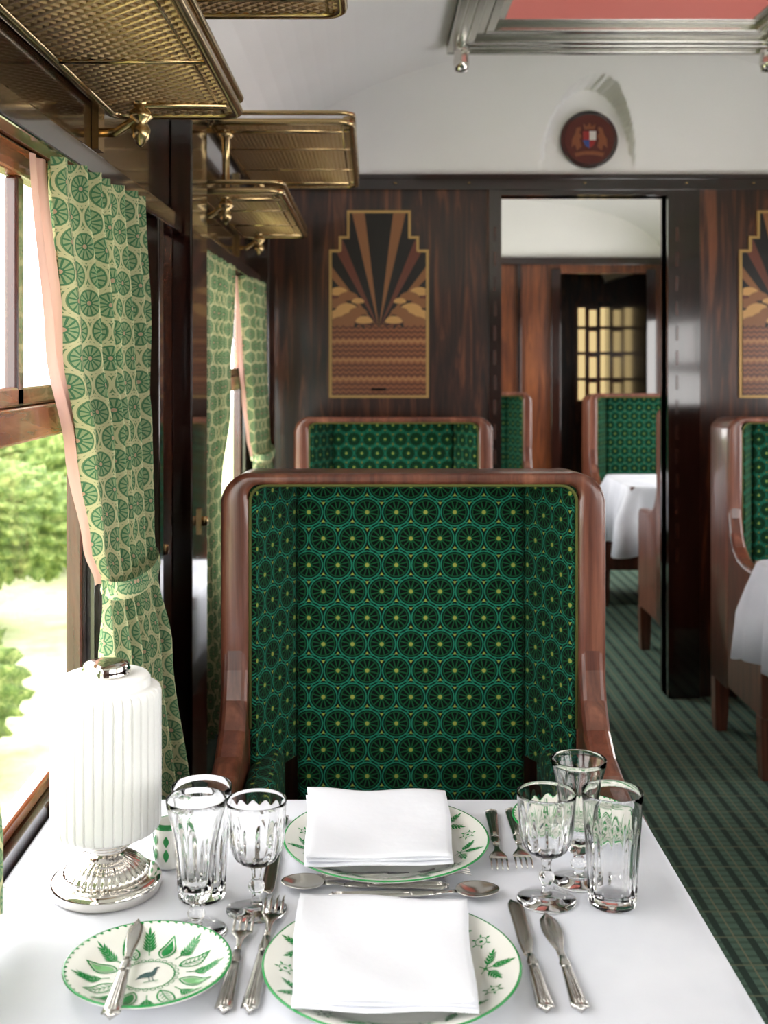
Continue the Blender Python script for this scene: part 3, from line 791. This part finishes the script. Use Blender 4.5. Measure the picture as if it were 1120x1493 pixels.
def bowl(L,w=.019):
    b=B(); secs=[]
    for t,ww,z in ((0,.0042,.004),(.2,.003,.0055),(.36,.0045,.006)): secs.append(esec(t*L,ww,.0012,z))
    b.loft(secs)
    n=14; vs=[];fs=[]
    cy=L*.68; ry=L*.34
    for s in (0,1):
        for j in range(n+1):
            r=j/n
            for i in range(32):
                a=2*pi*i/32; x=w*r*cos(a)*(1-.12*sin(a)); y=cy+ry*r*sin(a)
                z=.001+.0065*r*r+(.0 if s else .0012)
                vs.append((x,y,z))
    M=(n+1)*32
    for s in (0,1):
        for j in range(n):
            for i in range(32):
                k=(i+1)%32; fs.append((s*M+j*32+i,s*M+j*32+k,s*M+(j+1)*32+k,s*M+(j+1)*32+i))
    for i in range(32): k=(i+1)%32; fs.append((n*32+i,n*32+k,M+n*32+k,M+n*32+i))
    b.add(vs,fs,0,True); return b.mesh('bowl',[SILV],recalc=True)
def cutlery(kind,p_end,p_tip,label,z=ZTAB,tilt=0):
    dx,dy=p_tip[0]-p_end[0],p_tip[1]-p_end[1]; L=math.hypot(dx,dy); a=math.atan2(-dx,dy)
    q=round(L,2); hl={'fork':.60,'dinner_knife':.45,'fish_knife':.5,'spoon':.62,'butter_knife':.55}[kind]*q
    e=empty(kind,(p_end[0],p_end[1],z),(tilt,0,a)); tag(e,label,'knife' if 'knife' in kind else kind,'silver cutlery on the white cloth')
    h=cached(('h',round(hl,3)),lambda:handle(hl,.0095)); put('handle',h,e)
    if kind=='fork': me=cached(('f',q),lambda:fork_head(q*.4)); nm='tines'
    elif kind=='spoon': me=cached(('s',q),lambda:bowl(q*.38,.0205 if q>.19 else .016)); nm='spoon_bowl'
    elif kind=='dinner_knife': me=cached(('k',q),lambda:blade(q*.55)); nm='blade'
    else: me=cached(('fk',kind,q),lambda:blade(q-hl,.01,.0075 if kind=='fish_knife' else .0045)); nm='blade'
    put(nm,me,e,(0,hl-.001,0))
cutlery('fork',TP(325,1480),TP(359,1340),'small silver fork with reeded handle beside the side plate')
cutlery('fork',TP(363,1480),TP(403,1312),'large silver dinner fork beside the near plate')
cutlery('dinner_knife',TP(797,1478),TP(750,1318),'silver dinner knife beside the near plate')
cutlery('fish_knife',TP(848,1478),TP(797,1333),'silver fish knife with a leaf shaped blade')
cutlery('fork',TP(716,1186),TP(730,1277),'silver fork lying beside the far plate')
cutlery('fork',TP(745,1184),TP(766,1274),'second silver fork lying beside the far plate')
cutlery('fork',TP(460,1284),TP(688,1276),'silver dessert fork lying between the two plates')
cutlery('spoon',TP(655,1296),TP(408,1294),'large silver spoon lying between the two plates')
cutlery('spoon',TP(480,1311),TP(722,1305),'silver dessert spoon lying close to the near plate')
cutlery('dinner_knife',(-.120,1.60),(-.122,1.375),'silver knife beside the far plate behind the goblet')
x0,y0=TP(160,1484,.02); x1,y1=TP(205,1340,.02)
cutlery('butter_knife',(x0,y0),(x1,y1),'silver butter knife resting across the side plate',z=ZTAB+.0175)

# ------------------------------------------------------------------ glassware
def flute(n,amp,za,zb):
    def f(a,r,z):
        if z<=za or z>=zb: return 1
        k=min(1,(z-za)/.008,(zb-z)/.015); return 1-amp*k*(.5-.5*cos(n*a))
    return f
def cup(outer,th,zb,fl,name):
    inn=[(0,zb)]+[(max(.0,r-th),z) for r,z in outer if z>zb]
    prof=[(0,outer[0][1])]+outer+[(outer[-1][0]-th*.25,outer[-1][1]+.0005),(outer[-1][0]-th*.75,outer[-1][1]+.0005)]+list(reversed(inn))
    b=B(); vs=[];rings=[];n=112
    for k,(r,z) in enumerate(prof):
        if r<=1e-6: rings.append([len(vs)]); vs.append((0,0,z)); continue
        st=len(vs)
        for i in range(n):
            a=2*pi*i/n; rr=r*(fl(a,r,z) if k<=len(outer) else 1); vs.append((rr*cos(a),rr*sin(a),z))
        rings.append(list(range(st,st+n)))
    fs=[]
    for k in range(len(rings)-1):
        A,Q=rings[k],rings[k+1]
        for i in range(n):
            j=(i+1)%n
            if len(A)==1: fs.append((A[0],Q[j],Q[i]))
            elif len(Q)==1: fs.append((A[i],A[j],Q[0]))
            else: fs.append((A[i],A[j],Q[j],Q[i]))
    b.add(vs,fs,0,True); return b.mesh(name,[GLASS])
def mk_goblet():
    d={}
    o=[(.008,.052),(.016,.054),(.0235,.059),(.028,.066),(.031,.075),(.0325,.085),(.033,.098),(.0338,.112),(.0345,.122),(.0348,.126)]
    d['bowl']=cup(o,.0012,.058,flute(14,.06,.054,.108),'bowl')
    b=B(); b.lathe([(0,.0075),(.007,.0075),(.0055,.012),(.0048,.018),(.0085,.023),(.0098,.027),(.0085,.031),(.005,.036),(.0055,.044),(.0075,.0518),(0,.0518)],24); d['stem']=b.mesh('stem',[GLASS])
    b=B(); b.lathe([(0,0),(.034,0),(.035,.0008),(.034,.0016),(.02,.0036),(.009,.0073),(0,.0073)],64); d['foot']=b.mesh('foot',[GLASS]); return d
def mk_pils():
    d={}
    o=[(.008,.034),(.013,.036),(.017,.041),(.019,.050),(.0205,.065),(.0225,.085),(.0250,.105),(.0285,.124),(.033,.140),(.0335,.147)]
    d['bowl']=cup(o,.0012,.046,flute(12,.06,.036,.118),'bowl')
    b=B(); b.lathe([(0,.0075),(.007,.0075),(.0055,.012),(.009,.017),(.010,.021),(.0085,.025),(.006,.029),(.0075,.0338),(0,.0338)],24); d['stem']=b.mesh('stem',[GLASS])
    b=B(); b.lathe([(0,0),(.033,0),(.034,.0008),(.033,.0016),(.02,.0036),(.009,.0073),(0,.0073)],64); d['foot']=b.mesh('foot',[GLASS]); return d
def mk_tumb():
    o=[(.026,0),(.0275,.001),(.0280,.004)]+[(.028+.0075*(z/.13)**1.1,z) for z in (.012,.025,.045,.065,.08,.09,.1,.11,.12,.13)]
    return {'glass_body':cup(o,.0012,.010,flute(16,.055,.008,.09),'glass_body')}
GB,PL,TB=mk_goblet(),mk_pils(),mk_tumb()
def glass(name,d,x,y,label):
    if len(d)==1:
        o=put(name,list(d.values())[0],None,(x,y,ZTAB)); tag(o,label,'glass','crystal glasses on the laid table'); return
    e=empty(name,(x,y,ZTAB)); tag(e,label,'glass','crystal glasses on the laid table')
    for k,me in d.items(): put(k,me,e)
at=TP
glass('tumbler',TB,*at(294,1306),'tall fluted crystal tumbler standing behind a footed glass')
glass('footed_beer_glass',PL,*at(286,1358),'flared crystal footed glass beside the side plate')
glass('wine_goblet',GB,*at(374,1326),'fluted crystal wine goblet between lamp and plates')
glass('footed_beer_glass',PL,*at(844,1283),'flared crystal footed glass behind a goblet and tumbler')
glass('wine_goblet',GB,*at(797,1312),'fluted crystal wine goblet beside the forks')
glass('tumbler',TB,*at(893,1316),'tall fluted crystal tumbler near the table edge')

x,y=TP(246,1262); e=empty('china_pot',(x,y,ZTAB)); tag(e,'small white china pot with green leaves','pot')
b=B(); b.lathe([(0,0),(.014,0),(.017,.004),(.019,.03),(.018,.05),(.017,.056),(.015,.056),(.015,.008),(0,.008)],40,mats=[0,0,0,0,1,1,0,0])
for i in range(8):
    a=2*pi*i/8
    for z0,dz in ((.012,.016),(.03,.014)):
        vs=[]
        for q in range(9):
            t=q/8; w=.0035*sin(pi*t); vs.append((a+w/.019,z0+dz*t))
        for q in range(7,0,-1):
            t=q/8; w=.0035*sin(pi*t); vs.append((a-w/.019,z0+dz*t))
        b.add([(.0197*cos(p),.0197*sin(p),z) for p,z in vs],[tuple(range(len(vs)))],1)
put('pot_body',b.mesh('pot_body',[PORC,GRN]),e)

# ------------------------------------------------------------------ table lamp
x,y=TP(155,1296); e=empty('table_lamp',(x,y,ZTAB)); tag(e,'table lamp with ribbed white glass shade on a stepped silver base','lamp')
b=B(); b.lathe([(0,0),(.062,0),(.065,.003),(.0655,.012),(.063,.0165),(.058,.018),(.054,.019),(0,.019)],72); put('lamp_base',b.mesh('lamp_base',[CHROME]),e)
b=B(); b.lathe([(0,.0192),(.050,.0192),(.051,.024),(.047,.029),(.038,.036),(.027,.041),(.021,.044),(0,.044)],144,mod=lambda a,r,z: 1-.05*(.5-.5*cos(a*36)) if .021<z<.042 else 1)
put('fluted_dome',b.mesh('fluted_dome',[CHROME]),e)
b=B(); b.lathe([(0,.0442),(.018,.0442),(.017,.047),(.024,.049),(.026,.051),(.024,.053),(.030,.055),(.033,.0575),(.031,.060),(.040,.062),(.043,.065),(.041,.068),(.05,.070),(.052,.0715),(0,.0716)],72); put('stepped_neck',b.mesh('neck',[CHROME]),e)
b=B(); nr=36
def rib(a,r,z):
    if r<.0600: return 1
    c=abs(sin(a*nr/2)); return 1-.040*(1-min(1,c*2.2))
pr=[(0,.0718),(.052,.0718),(.0605,.0735),(.0635,.077)]+[(.0650,.083+.012*k) for k in range(13)]+[(.0650,.234),(.0635,.239),(.0605,.2415),(.053,.2425),(.052,.2445),(.052,.2515),(.049,.2555),(0,.2565)]
b.lathe(pr,720,mod=rib); put('lamp_shade',b.mesh('lamp_shade',[SHADE]),e)
b=B(); b.lathe([(0,.2567),(.028,.2567),(.029,.259),(.027,.261),(.0285,.263),(.0265,.265),(.0275,.267),(.025,.270),(.018,.272),(0,.2725)],48); put('lamp_cap',b.mesh('lamp_cap',[CHROME]),e)
b=B(); b.tube([(-.062,-.004,.006),(-.075,-.006,.004),(-.09,-.002,.0025),(-.11,.004,.0025),(-.128,.002,.0025)],.002,8); put('power_cord',b.mesh('power_cord',[RUB]),e)

b=B(); b.lathe([(0,-.012),(.008,-.010),(.010,0),(.008,.010),(0,.012)],16,(.012,0,0)); b.box(-.003,.006,-.012,.012,-.03,.03)
o=put('brass_catch',b.mesh('brass_catch',[BRASS]),None,(XL+.05,2.73,1.0)); tag(o,'small brass catch on the dark wall post','catch')
o=put('brass_catch',o.data,None,(XL+.006,2.45,.98)); tag(o,'small brass catch on the dark panelled wall','catch')

# ------------------------------------------------------------------ outdoors
b=B(); b.box(-60,XL-.1,-30,60,-1.25,-1.2); o=put('lawn',b.mesh('lawn',[GRASS])); tag(o,'pale sunlit grass outside the carriage windows','grass',kind='stuff')
def bush_mesh(seed):
    r=random.Random(seed); bm=bmesh.new()
    for k in range(12):
        c=Vector((r.uniform(-1,1),r.uniform(-1,1),r.uniform(.3,1.4))); R=r.uniform(.4,.65)
        t=bmesh.ops.create_icosphere(bm,subdivisions=5,radius=R)
        for v in t['verts']:
            n=v.co.normalized(); v.co=v.co*(1+.12*sin(n.x*17+k)*sin(n.y*15)+.10*sin(n.z*21+n.x*9)+r.uniform(-.09,.09)); v.co+=c
    zm=min(v.co.z for v in bm.verts); zM=max(v.co.z for v in bm.verts)
    for v in bm.verts: v.co.z=(v.co.z-zm)*1.9/(zM-zm)
    me=bpy.data.meshes.new('bush'); bm.to_mesh(me); bm.free(); me.materials.append(LEAF)
    for p in me.polygons: p.use_smooth=True
    return me
BM=[bush_mesh(s) for s in (1,2,3)]
for i,(x,y,s) in enumerate([(-3.9,10.6,.95),(-3.3,7.2,.72),(-4.2,14.2,1.0),(-7.4,12.6,1.05),(-8.0,16.8,1.1),(-3.9,18.8,1.0),(-6.6,8.6,.9),(-9.2,22,1.2),(-5.4,23.6,1.15)]):
    o=put('bush',BM[i%3],None,(x,y,-1.2),(0,0,i*1.3)); o.scale=(s,s,s); tag(o,'rounded leafy green bush on the grass outside','bush','bushes outside the window')

# ------------------------------------------------------------------ world, camera
w=bpy.data.worlds.new('world'); S.world=w; w.use_nodes=True
bg=w.node_tree.nodes['Background']; bg.inputs[0].default_value=(1,.98,.955,1); bg.inputs[1].default_value=8.0
cam=bpy.data.cameras.new('camera'); co=bpy.data.objects.new('camera',cam); COL.objects.link(co)
co.location=(0,0,1.385); co.rotation_euler=(pi/2,0,0)
cam.sensor_width=36; cam.sensor_fit='AUTO'; cam.lens=1700/1493*36; cam.shift_x=20/1493; cam.shift_y=-226.5/1493
cam.clip_start=.05; cam.clip_end=200
cam.dof.use_dof=True; cam.dof.focus_distance=1.65; cam.dof.aperture_fstop=7
S.camera=co
